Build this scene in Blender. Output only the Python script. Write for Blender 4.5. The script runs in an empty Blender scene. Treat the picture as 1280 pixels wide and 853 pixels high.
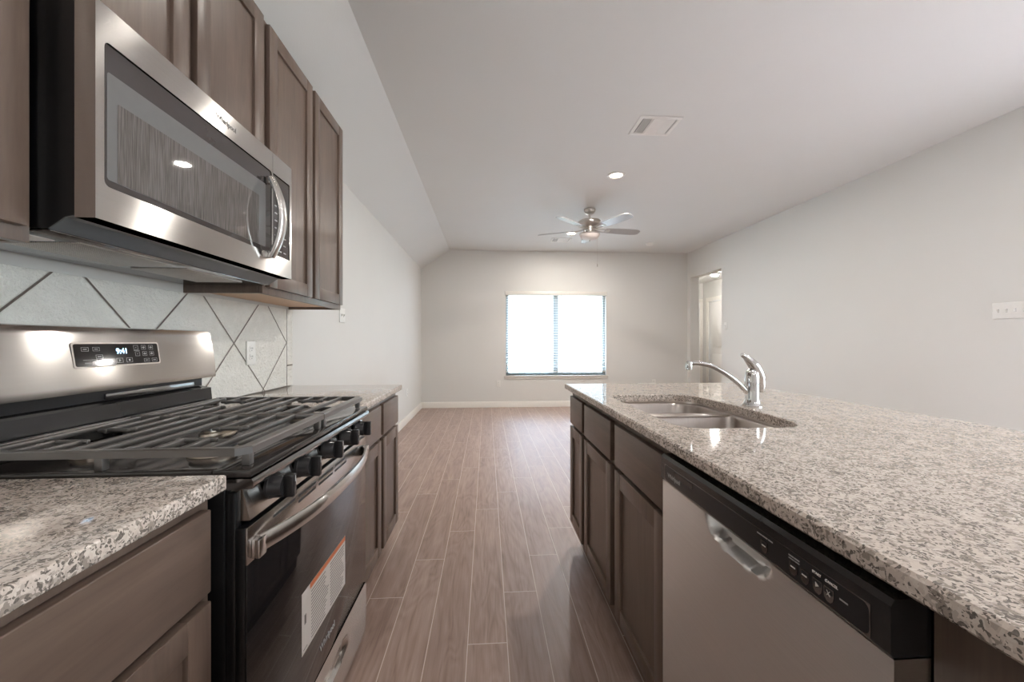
import bpy, bmesh, math, random
from mathutils import Matrix, Vector
S = bpy.context.scene
COL = S.collection
PI = math.pi
R = math.radians

# ------------------------------------------------------------------ camera
cd = bpy.data.cameras.new('camera')
cam = bpy.data.objects.new('camera', cd); COL.objects.link(cam)
cam.location = (0, 0, 1.1685)
cam.rotation_euler = (R(90), 0, -0.0638)
cd.sensor_width = 36.0; cd.sensor_fit = 'HORIZONTAL'; cd.lens = 36.0 * 494.0 / 1280.0
cd.clip_start = 0.02; cd.shift_y = 0.0002
S.camera = cam
# ------------------------------------------------------------------ view, world, lights
S.view_settings.view_transform = 'Standard'
S.view_settings.look = 'None'
S.view_settings.exposure = 0.78
S.view_settings.gamma = 1.0
S.view_settings.use_curve_mapping = False
S.cycles.use_denoising = True
S.cycles.max_bounces = 10
S.cycles.diffuse_bounces = 6
S.cycles.glossy_bounces = 5
S.cycles.sample_clamp_indirect = 6.0
w = bpy.data.worlds.new('overcast_sky'); S.world = w
w.use_nodes = True
wt = w.node_tree; bg_ = wt.nodes['Background']
bg_.inputs[0].default_value = (0.80, 0.95, 1.03, 1)
# hazy overcast: pale near the horizon, much brighter overhead
wc = wt.nodes.new('ShaderNodeTexCoord'); ws = wt.nodes.new('ShaderNodeSeparateXYZ'); wm = wt.nodes.new('ShaderNodeMapRange')
wm.interpolation_type = 'SMOOTHSTEP'
wm.inputs['From Min'].default_value = 0.34; wm.inputs['From Max'].default_value = 0.66
wm.inputs['To Min'].default_value = 0.9; wm.inputs['To Max'].default_value = 60.0
wt.links.new(wc.outputs['Generated'], ws.inputs[0]); wt.links.new(ws.outputs[2], wm.inputs[0]); wt.links.new(wm.outputs[0], bg_.inputs[1])
wk = wt.nodes.new('ShaderNodeMapRange'); wk.interpolation_type = 'SMOOTHSTEP'; wk.inputs['From Min'].default_value = 0.05; wk.inputs['From Max'].default_value = 0.45
wx = wt.nodes.new('ShaderNodeMix'); wx.data_type = 'RGBA'
wx.inputs[6].default_value = (0.84, 0.95, 1.0, 1); wx.inputs[7].default_value = (0.66, 0.88, 1.18, 1)
wt.links.new(ws.outputs[2], wk.inputs[0]); wt.links.new(wk.outputs[0], wx.inputs[0]); wt.links.new(wx.outputs[2], bg_.inputs[0])

CEIL = 2.7726
def add_light(name, loc, rot, shape, sx, sy, power, color, portal=False):
    l = bpy.data.lights.new(name, 'AREA'); l.shape = shape; l.size = sx
    if shape in ('RECTANGLE', 'ELLIPSE'): l.size_y = sy
    l.energy = power; l.color = color
    if portal: l.cycles.is_portal = True
    o = bpy.data.objects.new(name, l); COL.objects.link(o)
    o.location = loc; o.rotation_euler = rot
    return o
WARM = (1.0, 0.94, 0.86)
LAMP = 20.5
KITCHEN_FILL = 3.5
# daylight portal in the back window
add_light('back_window_daylight', (1.241, 7.13, 1.29), (R(-90), 0, 0), 'RECTANGLE', 1.8, 1.46, 1, (1, 1, 1), True)
# fill light added in an invented, unseen window of the right-hand wall
sw = add_light('added_side_fill', (3.79, -0.1, 1.40), (0, R(56), 0), 'RECTANGLE', 1.5, 2.6, 42, (0.88, 0.97, 1.0))
sw.data.spread = R(125)
# unseen lamps added to light the near kitchen; the first follows a backguard streak
for k, (x, y, f) in enumerate([(-0.22, 1.82, 0.5), (-0.2, -0.9, 1), (1.25, -0.9, 1), (2.7, -0.9, 1), (1.25, 1.0, 1), (2.7, 1.2, 1)]):
    add_light('unseen_kitchen_light', (x, y, CEIL - 0.004), (0, 0, 0), 'DISK', 0.13, 0, KITCHEN_FILL * f, WARM)

# ------------------------------------------------------------------ materials
def new_mat(name):
    m = bpy.data.materials.new(name); m.use_nodes = True
    return m, m.node_tree, m.node_tree.nodes['Principled BSDF']
def N(nt, t, **kw):
    n = nt.nodes.new(t)
    for k, v in kw.items(): setattr(n, k, v)
    return n
def L(nt, a, b): nt.links.new(a, b)
def mth(nt, op, a, b=None, c=None):
    n = N(nt, 'ShaderNodeMath', operation=op)
    for i, v in enumerate((a, b, c)):
        if v is None: continue
        if isinstance(v, (int, float)): n.inputs[i].default_value = v
        else: L(nt, v, n.inputs[i])
    return n.outputs[0]
def mixc(nt, fac, a, b, blend='MIX'):
    n = N(nt, 'ShaderNodeMix', data_type='RGBA', blend_type=blend)
    for i, v in ((0, fac), (6, a), (7, b)):
        if isinstance(v, (int, float)): n.inputs[i].default_value = v
        elif isinstance(v, tuple): n.inputs[i].default_value = (*v[:3], 1)
        else: L(nt, v, n.inputs[i])
    return n.outputs[2]
def ramp(nt, fac, stops, interp='LINEAR'):
    n = N(nt, 'ShaderNodeValToRGB'); n.color_ramp.interpolation = interp
    e = n.color_ramp.elements
    while len(e) < len(stops): e.new(0.5)
    for k, (p, c) in enumerate(stops):
        e[k].position = p; e[k].color = (*c, 1) if len(c) == 3 else c
    L(nt, fac, n.inputs[0]); return n.outputs[0]
def coords(nt, scale=(1, 1, 1), loc=(0, 0, 0), rot=(0, 0, 0)):
    t = N(nt, 'ShaderNodeTexCoord'); m = N(nt, 'ShaderNodeMapping')
    m.inputs['Scale'].default_value = scale; m.inputs['Location'].default_value = loc
    m.inputs['Rotation'].default_value = rot
    L(nt, t.outputs['Object'], m.inputs[0]); return m.outputs[0]
def noise(nt, vec, scale, detail=2.0, rough=0.5, dist=0.0):
    n = N(nt, 'ShaderNodeTexNoise'); n.inputs['Scale'].default_value = scale
    n.inputs['Detail'].default_value = detail; n.inputs['Roughness'].default_value = rough
    n.inputs['Distortion'].default_value = dist
    L(nt, vec, n.inputs['Vector']); return n.outputs[0]
def bump(nt, b, h, strength, dist=0.001):
    n = N(nt, 'ShaderNodeBump'); n.inputs['Strength'].default_value = strength
    n.inputs['Distance'].default_value = dist
    L(nt, h, n.inputs['Height']); L(nt, n.outputs[0], b.inputs['Normal'])
def setb(b, **kw):
    for k, v in kw.items():
        s = b.inputs[k]
        if isinstance(v, tuple): s.default_value = (*v, 1) if len(v) == 3 and s.type == 'RGBA' else v
        else: s.default_value = v
def plain(name, col, rough=0.5, metal=0.0, **kw):
    m, nt, b = new_mat(name)
    c = noise(nt, coords(nt), 40, 2)
    L(nt, mixc(nt, c, tuple(x * 0.95 for x in col), tuple(min(1, x * 1.05) for x in col)), b.inputs['Base Color'])
    setb(b, Roughness=rough, Metallic=metal, **kw)
    return m
def emit(name, col, strength):
    m, nt, b = new_mat(name)
    setb(b, **{'Base Color': col, 'Emission Color': col, 'Emission Strength': strength})
    return m
def painted(name, col, rough=0.6, st=0.12, sc=160):
    m, nt, b = new_mat(name); v = coords(nt)
    n = noise(nt, v, sc, 3, 0.6)
    L(nt, mixc(nt, noise(nt, v, 1.7, 2), tuple(c * .975 for c in col), tuple(c * 1.02 for c in col)), b.inputs['Base Color'])
    setb(b, Roughness=rough); bump(nt, b, n, st, 0.002)
    return m
def steel(name, col, rough=0.16, tangent=(0, 0, 1), aniso=1.0, brush=(60, 3, 900)):
    m, nt, b = new_mat(name)
    v = coords(nt, brush)
    n = noise(nt, v, 1.0, 3, 0.6)
    L(nt, mixc(nt, n, tuple(c * .9 for c in col), tuple(min(1, c * 1.08) for c in col)), b.inputs['Base Color'])
    setb(b, Metallic=1.0, Roughness=rough, Anisotropic=aniso)
    t = N(nt, 'ShaderNodeCombineXYZ')
    for i in range(3): t.inputs[i].default_value = tangent[i]
    L(nt, t.outputs[0], b.inputs['Tangent'])
    return m

M = {}
M['wall'] = painted('wall_paint', (0.685, 0.678, 0.65))
M['ceil'] = painted('ceiling_paint', (0.70, 0.70, 0.683), 0.7, 0.2, 120)
M['trim'] = plain('trim_white', (0.78, 0.75, 0.70), 0.35)
M['door_white'] = plain('door_white', (0.78, 0.77, 0.75), 0.4)
M['plastic'] = plain('white_plastic', (0.78, 0.77, 0.74), 0.35)
M['slot'] = plain('dark_slot', (0.03, 0.03, 0.03), 0.6)
M['black'] = plain('black_enamel', (0.006, 0.006, 0.007), 0.32)
M['blackglass'] = plain('black_glass', (0.012, 0.011, 0.012), 0.05, **{'IOR': 1.65})
M['gloss'] = plain('black_gloss', (0.02, 0.019, 0.02), 0.12)
M['mwglass'] = plain('microwave_black_glass', (0.05, 0.042, 0.04), 0.015, **{'IOR': 1.7})
M['panelblack'] = plain('control_panel_black', (0.013, 0.014, 0.017), 0.28)
M['chrome'] = plain('chrome', (0.66, 0.65, 0.64), 0.05, 1.0)
M['nickel'] = plain('brushed_nickel', (0.55, 0.52, 0.49), 0.3, 1.0)
M['steel'] = steel('stainless_steel', (0.64, 0.62, 0.60))
M['steel_dw'] = steel('stainless_steel_dishwasher', (0.80, 0.785, 0.77), 0.36, (0, 0, 1), 0.8)
M['steel_sink'] = steel('sink_steel', (0.54, 0.49, 0.455), 0.28, (0, 0, 1), 0.3, (300, 300, 20))
M['cooktop'] = plain('dark_cooktop_enamel', (0.035, 0.03, 0.028), 0.12, 0.0, **{'IOR': 1.55})
M['bandsteel'] = plain('dark_polished_steel', (0.30, 0.30, 0.31), 0.14, 1.0)
M['iron'] = plain('cast_iron_enamel', (0.20, 0.19, 0.185), 0.33, 0.75, **{'IOR': 1.8})
M['brass'] = plain('burner_brass', (0.55, 0.48, 0.40), 0.35, 1.0)
M['blade'] = plain('fan_blade_silver', (0.40, 0.38, 0.37), 0.35, 0.4)
M['frost'] = plain('frosted_glass', (0.72, 0.66, 0.63), 0.5, 0.0, **{'Subsurface Weight': 0.2, 'Subsurface Radius': (.02, .02, .02)})
M['grey_print'] = plain('grey_print', (0.42, 0.42, 0.42), 0.5)
M['label'] = plain('white_label', (0.78, 0.75, 0.72), 0.45)
M['orange'] = plain('orange_strip', (0.75, 0.22, 0.08), 0.45)
M['ink'] = plain('label_ink', (0.2, 0.19, 0.18), 0.6)
M['plywood'] = plain('natural_plywood', (0.60, 0.40, 0.25), 0.5)
M['lawn'] = plain('lawn', (0.03, 0.04, 0.022), 0.9)
M['display'] = emit('clock_display', (0.42, 0.70, 1.0), 2.2)
M['lamp_on'] = emit('lamp_lens', (1.0, 0.86, 0.68), 9.0)
# window glass
m, nt, b = new_mat('window_glass'); setb(b, **{'Transmission Weight': 1.0, 'Roughness': 0.0, 'IOR': 1.02, 'Base Color': (1, 1, 1)})
M['glass'] = m
# blind slats
m, nt, b = new_mat('blind_slat'); setb(b, **{'Base Color': (0.88, 0.88, 0.86), 'Roughness': 0.5})
tr = N(nt, 'ShaderNodeBsdfTranslucent'); tr.inputs[0].default_value = (0.85, 0.88, 0.88, 1)
mx = N(nt, 'ShaderNodeMixShader'); mx.inputs[0].default_value = 0.06
L(nt, b.outputs[0], mx.inputs[1]); L(nt, tr.outputs[0], mx.inputs[2])
L(nt, mx.outputs[0], nt.nodes['Material Output'].inputs[0]); M['blind'] = m
# oven window / microwave screen with fine vertical perforation
m, nt, b = new_mat('microwave_window'); v = coords(nt, (1, 420, 14))
n1 = noise(nt, v, 1.0, 2, 0.6)
L(nt, ramp(nt, n1, [(0.35, (0.085, 0.073, 0.066)), (0.65, (0.17, 0.152, 0.14))]), b.inputs['Base Color'])
setb(b, Roughness=0.02, IOR=1.65); M['mwscreen'] = m
# perforated grease filter
m, nt, b = new_mat('grease_filter'); v = coords(nt, (230, 230, 230))
vo = N(nt, 'ShaderNodeTexVoronoi'); vo.inputs['Scale'].default_value = 1.0; vo.inputs['Randomness'].default_value = 0.15
L(nt, v, vo.inputs['Vector'])
L(nt, ramp(nt, vo.outputs[0], [(0.25, (0.10, 0.09, 0.085)), (0.45, (0.52, 0.47, 0.43))]), b.inputs['Base Color'])
setb(b, Metallic=0.6, Roughness=0.4); M['filter'] = m

# dark stained wood, grain along z
def wood(name, dark, light, axis='z', rough=0.36):
    m, nt, b = new_mat(name)
    sc = {'z': (26, 26, 2.2), 'y': (26, 2.2, 26)}[axis]
    v = coords(nt, sc)
    n1 = noise(nt, v, 1.0, 6, 0.62, 0.6)
    v2 = coords(nt, tuple(s * 6 for s in sc)); n2 = noise(nt, v2, 1.0, 3, 0.6)
    n3 = noise(nt, coords(nt, (3, 3, 3)), 1.0, 3, 0.6)
    f = mth(nt, 'ADD', mth(nt, 'MULTIPLY', n1, 0.55), mth(nt, 'ADD', mth(nt, 'MULTIPLY', n2, 0.2), mth(nt, 'MULTIPLY', n3, 0.25)))
    L(nt, ramp(nt, f, [(0.32, dark), (0.68, light)]), b.inputs['Base Color'])
    setb(b, Roughness=rough); bump(nt, b, n2, 0.05, 0.0006)
    return m
M['wood'] = wood('stained_maple', (0.098, 0.066, 0.050), (0.178, 0.125, 0.096))
M['wood_h'] = wood('stained_maple_horizontal', (0.098, 0.066, 0.050), (0.178, 0.125, 0.096), 'y')
M['wood_dark'] = plain('cabinet_frame_stain', (0.055, 0.036, 0.028), 0.4)

# speckled granite
m, nt, b = new_mat('granite'); v = coords(nt)
def vor(vec, s, out='Color', rnd=1.0):
    n = N(nt, 'ShaderNodeTexVoronoi'); n.inputs['Scale'].default_value = s; n.inputs['Randomness'].default_value = rnd
    L(nt, vec, n.inputs['Vector']); return n.outputs[out]
wn = N(nt, 'ShaderNodeTexNoise'); wn.inputs['Scale'].default_value = 55; wn.inputs['Detail'].default_value = 3
L(nt, v, wn.inputs['Vector'])
wv = N(nt, 'ShaderNodeVectorMath', operation='SCALE'); L(nt, wn.outputs['Color'], wv.inputs[0]); wv.inputs['Scale'].default_value = 0.022
av = N(nt, 'ShaderNodeVectorMath', operation='ADD'); L(nt, v, av.inputs[0]); L(nt, wv.outputs[0], av.inputs[1])
ww = av.outputs[0]
sep = N(nt, 'ShaderNodeSeparateColor'); L(nt, vor(ww, 185), sep.inputs[0])
sep2 = N(nt, 'ShaderNodeSeparateColor'); L(nt, vor(ww, 320), sep2.inputs[0])
base = ramp(nt, sep.outputs[0], [(0.0, (0.68, 0.59, 0.525)), (0.40, (0.61, 0.52, 0.46)), (0.66, (0.47, 0.40, 0.355)), (0.86, (0.74, 0.665, 0.60))], 'CONSTANT')
clump = noise(nt, v, 26, 3, 0.6)
k1 = mth(nt, 'GREATER_THAN', mth(nt, 'ADD', sep.outputs[1], mth(nt, 'MULTIPLY', mth(nt, 'SUBTRACT', clump, 0.5), 0.9)), 0.80)
k2 = mth(nt, 'GREATER_THAN', mth(nt, 'ADD', sep2.outputs[1], mth(nt, 'MULTIPLY', mth(nt, 'SUBTRACT', clump, 0.5), 0.8)), 0.80)
c1 = mixc(nt, k1, base, (0.26, 0.22, 0.19))
c2 = mixc(nt, k2, c1, (0.055, 0.047, 0.043))
fine = noise(nt, v, 420, 2)
L(nt, mixc(nt, mth(nt, 'MULTIPLY', fine, 0.5), c2, (0.50, 0.43, 0.37)), b.inputs['Base Color'])
setb(b, Roughness=0.06, IOR=1.5); M['granite'] = m

# plank floor: 0.1525 m x 1.22 m wood-look tiles, quarter-stepped joints, pale joints
m, nt, b = new_mat('plank_floor')
tc = N(nt, 'ShaderNodeTexCoord'); sp = N(nt, 'ShaderNodeSeparateXYZ'); L(nt, tc.outputs['Object'], sp.inputs[0])
u = mth(nt, 'DIVIDE', mth(nt, 'ADD', sp.outputs[0], 0.3785 + 15.25), 0.1525)
cx = mth(nt, 'FLOOR', u); fx = mth(nt, 'FRACT', u)
vv = mth(nt, 'DIVIDE', mth(nt, 'SUBTRACT', mth(nt, 'ADD', sp.outputs[1], 12.2 - 1.80), mth(nt, 'MULTIPLY', mth(nt, 'SUBTRACT', cx, 99.0), 0.3075)), 1.223)
cy_ = mth(nt, 'FLOOR', vv); fy = mth(nt, 'FRACT', vv)
ex = mth(nt, 'MULTIPLY', mth(nt, 'MINIMUM', fx, mth(nt, 'SUBTRACT', 1.0, fx)), 0.1525)
ey = mth(nt, 'MULTIPLY', mth(nt, 'MINIMUM', fy, mth(nt, 'SUBTRACT', 1.0, fy)), 1.223)
edge = mth(nt, 'MINIMUM', ex, ey)
grout = mth(nt, 'LESS_THAN', edge, 0.0016)
cmb = N(nt, 'ShaderNodeCombineXYZ'); L(nt, cx, cmb.inputs[0]); L(nt, cy_, cmb.inputs[1])
wnz = N(nt, 'ShaderNodeTexWhiteNoise', noise_dimensions='2D'); L(nt, cmb.outputs[0], wnz.inputs['Vector'])
rv = N(nt, 'ShaderNodeVectorMath', operation='SCALE'); L(nt, wnz.outputs['Color'], rv.inputs[0]); rv.inputs['Scale'].default_value = 40
pv = N(nt, 'ShaderNodeVectorMath', operation='ADD'); L(nt, tc.outputs['Object'], pv.inputs[0]); L(nt, rv.outputs[0], pv.inputs[1])
mp = N(nt, 'ShaderNodeMapping'); mp.inputs['Scale'].default_value = (22, 1.6, 1); L(nt, pv.outputs[0], mp.inputs[0])
g1 = noise(nt, mp.outputs[0], 1.0, 5, 0.6, 1.3)
mp2 = N(nt, 'ShaderNodeMapping'); mp2.inputs['Scale'].default_value = (150, 5, 1); L(nt, pv.outputs[0], mp2.inputs[0])
g2 = noise(nt, mp2.outputs[0], 1.0, 3, 0.65)
mp3 = N(nt, 'ShaderNodeMapping'); mp3.inputs['Scale'].default_value = (7, 1.3, 1); L(nt, pv.outputs[0], mp3.inputs[0])
g3 = noise(nt, mp3.outputs[0], 1.0, 2, 0.5, 0.6)
rings = mth(nt, 'FRACT', mth(nt, 'MULTIPLY', g3, 11.0))
rings = mth(nt, 'ABSOLUTE', mth(nt, 'SUBTRACT', rings, 0.5))
gf = mth(nt, 'ADD', mth(nt, 'MULTIPLY', g1, 0.55), mth(nt, 'ADD', mth(nt, 'MULTIPLY', g2, 0.33), mth(nt, 'MULTIPLY', rings, 0.22)))
fc = ramp(nt, gf, [(0.30, (0.215, 0.143, 0.116)), (0.48, (0.345, 0.243, 0.20)), (0.72, (0.47, 0.355, 0.30))])
fc = mixc(nt, mth(nt, 'MULTIPLY', wnz.outputs['Value'], 0.30), fc, (0.24, 0.16, 0.13))
fc = mixc(nt, grout, fc, (0.66, 0.58, 0.52))
L(nt, fc, b.inputs['Base Color'])
hgt = mth(nt, 'SUBTRACT', mth(nt, 'MULTIPLY', g2, 0.3), mth(nt, 'MULTIPLY', grout, 1.0))
L(nt, mth(nt, 'ADD', mth(nt, 'ADD', mth(nt, 'MULTIPLY', g1, 0.14), 0.31), mth(nt, 'MULTIPLY', grout, 0.4)), b.inputs['Roughness'])
bump(nt, b, hgt, 0.12, 0.001); setb(b, **{'IOR': 1.45, 'Specular IOR Level': 0.45}); M['floor'] = m

# diagonal wall tile with grey joints (object space = world)
m, nt, b = new_mat('diagonal_tile')
tc = N(nt, 'ShaderNodeTexCoord'); sp = N(nt, 'ShaderNodeSeparateXYZ'); L(nt, tc.outputs['Object'], sp.inputs[0])
Yc, Zc = sp.outputs[1], sp.outputs[2]
def lined(val, off, per):
    f = mth(nt, 'FRACT', mth(nt, 'DIVIDE', mth(nt, 'ADD', val, 50 * per - off), per))
    return mth(nt, 'MULTIPLY', mth(nt, 'MINIMUM', f, mth(nt, 'SUBTRACT', 1.0, f)), per)
d1 = lined(mth(nt, 'ADD', Yc, Zc), 3.011, 0.468); d2 = lined(mth(nt, 'SUBTRACT', Yc, Zc), 1.161, 0.468)
dia = mth(nt, 'MULTIPLY', mth(nt, 'MINIMUM', d1, d2), 0.7071)
endz = mth(nt, 'GREATER_THAN', Yc, 2.3235)
dz = lined(Zc, 1.03, 0.33); dy = mth(nt, 'ABSOLUTE', mth(nt, 'SUBTRACT', Yc, 2.3235))
dend = mth(nt, 'MINIMUM', mth(nt, 'ADD', dz, mth(nt, 'MULTIPLY', mth(nt, 'SUBTRACT', 1.0, endz), 9.0)), dy)
ddia = mth(nt, 'ADD', dia, mth(nt, 'MULTIPLY', endz, 9.0))
dd = mth(nt, 'MINIMUM', ddia, dend)
joint = mth(nt, 'LESS_THAN', dd, 0.0030)
v = coords(nt); tn = noise(nt, v, 85, 4, 0.6); tn2 = noise(nt, v, 14, 3, 0.6)
tcol = ramp(nt, tn2, [(0.3, (0.76, 0.75, 0.70)), (0.7, (0.84, 0.83, 0.78))])
L(nt, mixc(nt, joint, tcol, (0.20, 0.165, 0.14)), b.inputs['Base Color'])
setb(b, Roughness=0.28)
soft = mth(nt, 'MINIMUM', mth(nt, 'DIVIDE', dd, 0.006), 1.0)
bump(nt, b, mth(nt, 'ADD', mth(nt, 'MULTIPLY', tn, 1.6), soft), 1.0, 0.006); M['tile'] = m

# ------------------------------------------------------------------ mesh helpers
def box(bm, x0, x1, y0, y1, z0, z1, bev=0.0, seg=2):
    x0, x1 = sorted((x0, x1)); y0, y1 = sorted((y0, y1)); z0, z1 = sorted((z0, z1))
    r = bmesh.ops.create_cube(bm, size=1.0)
    vs = r['verts']
    for v in vs:
        v.co = Vector((x0 + (v.co.x + .5) * (x1 - x0), y0 + (v.co.y + .5) * (y1 - y0), z0 + (v.co.z + .5) * (z1 - z0)))
    if bev > 0:
        bev = min(bev, 0.45 * min(x1 - x0, y1 - y0, z1 - z0))
        es = {e for v in vs for e in v.link_edges}
        bmesh.ops.bevel(bm, geom=list(es), offset=bev, segments=seg, affect='EDGES', profile=0.5, clamp_overlap=True)
def prism(bm, pts, axis, a0, a1):
    """extrude a closed outline (2D) along an axis: 'x' pts=(y,z); 'y' pts=(x,z); 'z' pts=(x,y)"""
    def mk(p, a):
        return {'x': (a, p[0], p[1]), 'y': (p[0], a, p[1]), 'z': (p[0], p[1], a)}[axis]
    A = [bm.verts.new(mk(p, a0)) for p in pts]; B = [bm.verts.new(mk(p, a1)) for p in pts]
    n = len(pts)
    fs = [bm.faces.new(A), bm.faces.new(B[::-1])]
    for i in range(n): fs.append(bm.faces.new((A[i], B[i], B[(i + 1) % n], A[(i + 1) % n])))
    bmesh.ops.recalc_face_normals(bm, faces=fs)
def lathe(bm, prof, c=(0, 0, 0), axis='z', seg=32, caps=True):
    """revolve profile [(r, h)] round an axis through c"""
    rings = []
    for r, h in prof:
        ring = []
        for k in range(seg):
            a = 2 * PI * k / seg
            p = {'z': (r * math.cos(a), r * math.sin(a), h), 'x': (h, r * math.cos(a), r * math.sin(a)), 'y': (r * math.cos(a), h, r * math.sin(a))}[axis]
            ring.append(bm.verts.new((p[0] + c[0], p[1] + c[1], p[2] + c[2])))
        rings.append(ring)
    fs = []
    for a, b in zip(rings, rings[1:]):
        for k in range(seg): fs.append(bm.faces.new((a[k], a[(k + 1) % seg], b[(k + 1) % seg], b[k])))
    if caps: fs.append(bm.faces.new(rings[0])); fs.append(bm.faces.new(rings[-1]))
    bmesh.ops.recalc_face_normals(bm, faces=fs)
def tube(bm, path, rad, seg=14, up=(0, 0, 1), flat=1.0):
    """sweep an (elliptic) section along points; rad may be a list"""
    P = [Vector(p) for p in path]
    if not isinstance(rad, (list, tuple)): rad = [rad] * len(P)
    rings = []
    for i, p in enumerate(P):
        t = (P[min(i + 1, len(P) - 1)] - P[max(i - 1, 0)]).normalized()
        u_ = Vector(up)
        if abs(t.dot(u_)) > 0.98: u_ = Vector((0, 1, 0)) if abs(t.y) < 0.9 else Vector((1, 0, 0))
        s = t.cross(u_).normalized(); n = s.cross(t).normalized()
        rings.append([bm.verts.new(p + s * (rad[i] * math.cos(2 * PI * k / seg)) + n * (rad[i] * flat * math.sin(2 * PI * k / seg))) for k in range(seg)])
    fs = []
    for a, b in zip(rings, rings[1:]):
        for k in range(seg): fs.append(bm.faces.new((a[k], a[(k + 1) % seg], b[(k + 1) % seg], b[k])))
    fs.append(bm.faces.new(rings[0])); fs.append(bm.faces.new(rings[-1]))
    bmesh.ops.recalc_face_normals(bm, faces=fs)
def catmull(pts, n=6):
    P = [Vector(p) for p in pts]; out = []
    for i in range(len(P) - 1):
        p0 = P[max(i - 1, 0)]; p1 = P[i]; p2 = P[i + 1]; p3 = P[min(i + 2, len(P) - 1)]
        for k in range(n):
            t = k / n
            out.append(0.5 * ((2 * p1) + (p2 - p0) * t + (2 * p0 - 5 * p1 + 4 * p2 - p3) * t * t + (3 * p1 - p0 - 3 * p2 + p3) * t ** 3))
    out.append(P[-1]); return out
def rrect(x0, x1, y0, y1, r, n=6):
    pts = []
    for cx, cy, a in ((x1 - r, y0 + r, -90), (x1 - r, y1 - r, 0), (x0 + r, y1 - r, 90), (x0 + r, y0 + r, 180)):
        for k in range(n + 1):
            t = R(a + 90 * k / n); pts.append((cx + r * math.cos(t), cy + r * math.sin(t)))
    return pts
def wpos(o):
    p = Vector((0, 0, 0))
    while o: p += o.location; o = o.parent
    return p
def obj(name, bm, mat, parent=None, smooth=35):
    """link one mesh built in world coordinates (or in the parent's own coordinates when the parent is turned)"""
    if parent is not None and not parent.get('local_build'):
        bm.transform(Matrix.Translation(-wpos(parent)))
    me = bpy.data.meshes.new(name); bm.to_mesh(me); bm.free()
    me.materials.append(M[mat] if isinstance(mat, str) else mat)
    if smooth:
        for p in me.polygons: p.use_smooth = True
        me.set_sharp_from_angle(angle=R(smooth))
    o = bpy.data.objects.new(name, me); COL.objects.link(o); o.parent = parent
    if parent is not None and parent.get('local_build'): o['local_build'] = True
    return o
def tag(o, label, cat, group=None):
    o['label'] = label; o['category'] = cat
    if group: o['group'] = group
    return o
def thing(name, label, cat, loc=(0, 0, 0), group=None):
    o = bpy.data.objects.new(name, None); o.empty_display_size = 0.05; COL.objects.link(o); o.location = loc
    return tag(o, label, cat, group)
def struct(name, bm, mat, parent=None, smooth=35):
    o = obj(name, bm, mat, parent, smooth)
    if parent is None: o['kind'] = 'structure'
    return o
def dup(root, label, loc, rotz=None):
    r = root.copy(); COL.objects.link(r); r.location = loc; r['label'] = label
    if rotz is not None: r.rotation_euler = (0, 0, rotz)
    for ch in list(root.children):
        c = ch.copy(); COL.objects.link(c); c.parent = r
        for g in list(ch.children):
            d = g.copy(); COL.objects.link(d); d.parent = c
    return r
def bxo(name, mat, parent, *a, bev=0.0):
    bm = bmesh.new(); box(bm, *a, bev=bev); return obj(name, bm, mat, parent)
def lettering(name, text, size, mat, parent, M4, align='CENTER', depth=0.0003, bold=0.0):
    """raised lettering as a mesh; M4 maps text space (x right, y up, z out) to the world"""
    cu = bpy.data.curves.new(name, 'FONT'); cu.body = text; cu.size = size; cu.extrude = depth
    cu.align_x = align; cu.align_y = 'CENTER'; cu.offset = bold
    t = bpy.data.objects.new(name, cu); COL.objects.link(t)
    bpy.context.view_layer.update()
    me = bpy.data.meshes.new_from_object(t.evaluated_get(bpy.context.evaluated_depsgraph_get()))
    bpy.data.objects.remove(t); bpy.data.curves.remove(cu)
    bm = bmesh.new(); bm.from_mesh(me); bpy.data.meshes.remove(me)
    bm.transform(M4)
    return obj(name, bm, mat, parent, 0)
def frame_m(o, right, up):
    r = Vector(right).normalized(); u_ = Vector(up).normalized(); n = r.cross(u_)
    return Matrix(((r.x, u_.x, n.x, o[0]), (r.y, u_.y, n.y, o[1]), (r.z, u_.z, n.z, o[2]), (0, 0, 0, 1)))

# ================================================================== SETTING
XL, XR, YB, YF = -1.143, 3.65, 6.99, -3.0
WX0, WX1, WZ0, WZ1 = 0.338, 2.144, 0.56, 2.03
OY0, OY1, OZ = 5.934, 6.879, 2.31
bm = bmesh.new(); box(bm, -1.3, 5.0, -3.2, 8.6, -0.06, 0.0); struct('floor', bm, 'floor')
bm = bmesh.new(); box(bm, -9, 12, 7.6, 30, -0.3, -0.2); struct('ground', bm, 'lawn')
bm = bmesh.new(); box(bm, XL - 0.12, XL, YF - 0.15, YB + 0.15, 0, 2.437); struct('wall_left', bm, 'wall')
# ceiling: flat part, then a slope down to the left wall
bm = bmesh.new()
prism(bm, [(XR + 0.16, CEIL), (-0.652, CEIL), (XL - 0.12, 2.437 - 0.12 * 0.68), (XL - 0.12, 2.56), (-0.70, 2.88), (XR + 0.16, 2.88)], 'y', YF - 0.15, YB + 0.15)
struct('ceiling', bm, 'ceil', smooth=0)
bm = bmesh.new()
box(bm, XL, WX0, YB, YB + 0.15, 0, CEIL); box(bm, WX1, XR, YB, YB + 0.15, 0, CEIL)
box(bm, WX0, WX1, YB, YB + 0.15, 0, WZ0); box(bm, WX0, WX1, YB, YB + 0.15, WZ1, CEIL)
struct('wall_back', bm, 'wall')
bm = bmesh.new()
box(bm, XR, XR + 0.158, YF - 0.15, -1.45, 0, CEIL); box(bm, XR, XR + 0.158, 1.25, OY0, 0, CEIL); box(bm, XR, XR + .158, -1.45, 1.25, 0, .6); box(bm, XR, XR + .158, -1.45, 1.25, 2.2, CEIL); box(bm, XR, XR + 0.158, OY0, OY1, OZ, CEIL)  # with an opening for the added, unseen side window
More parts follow.
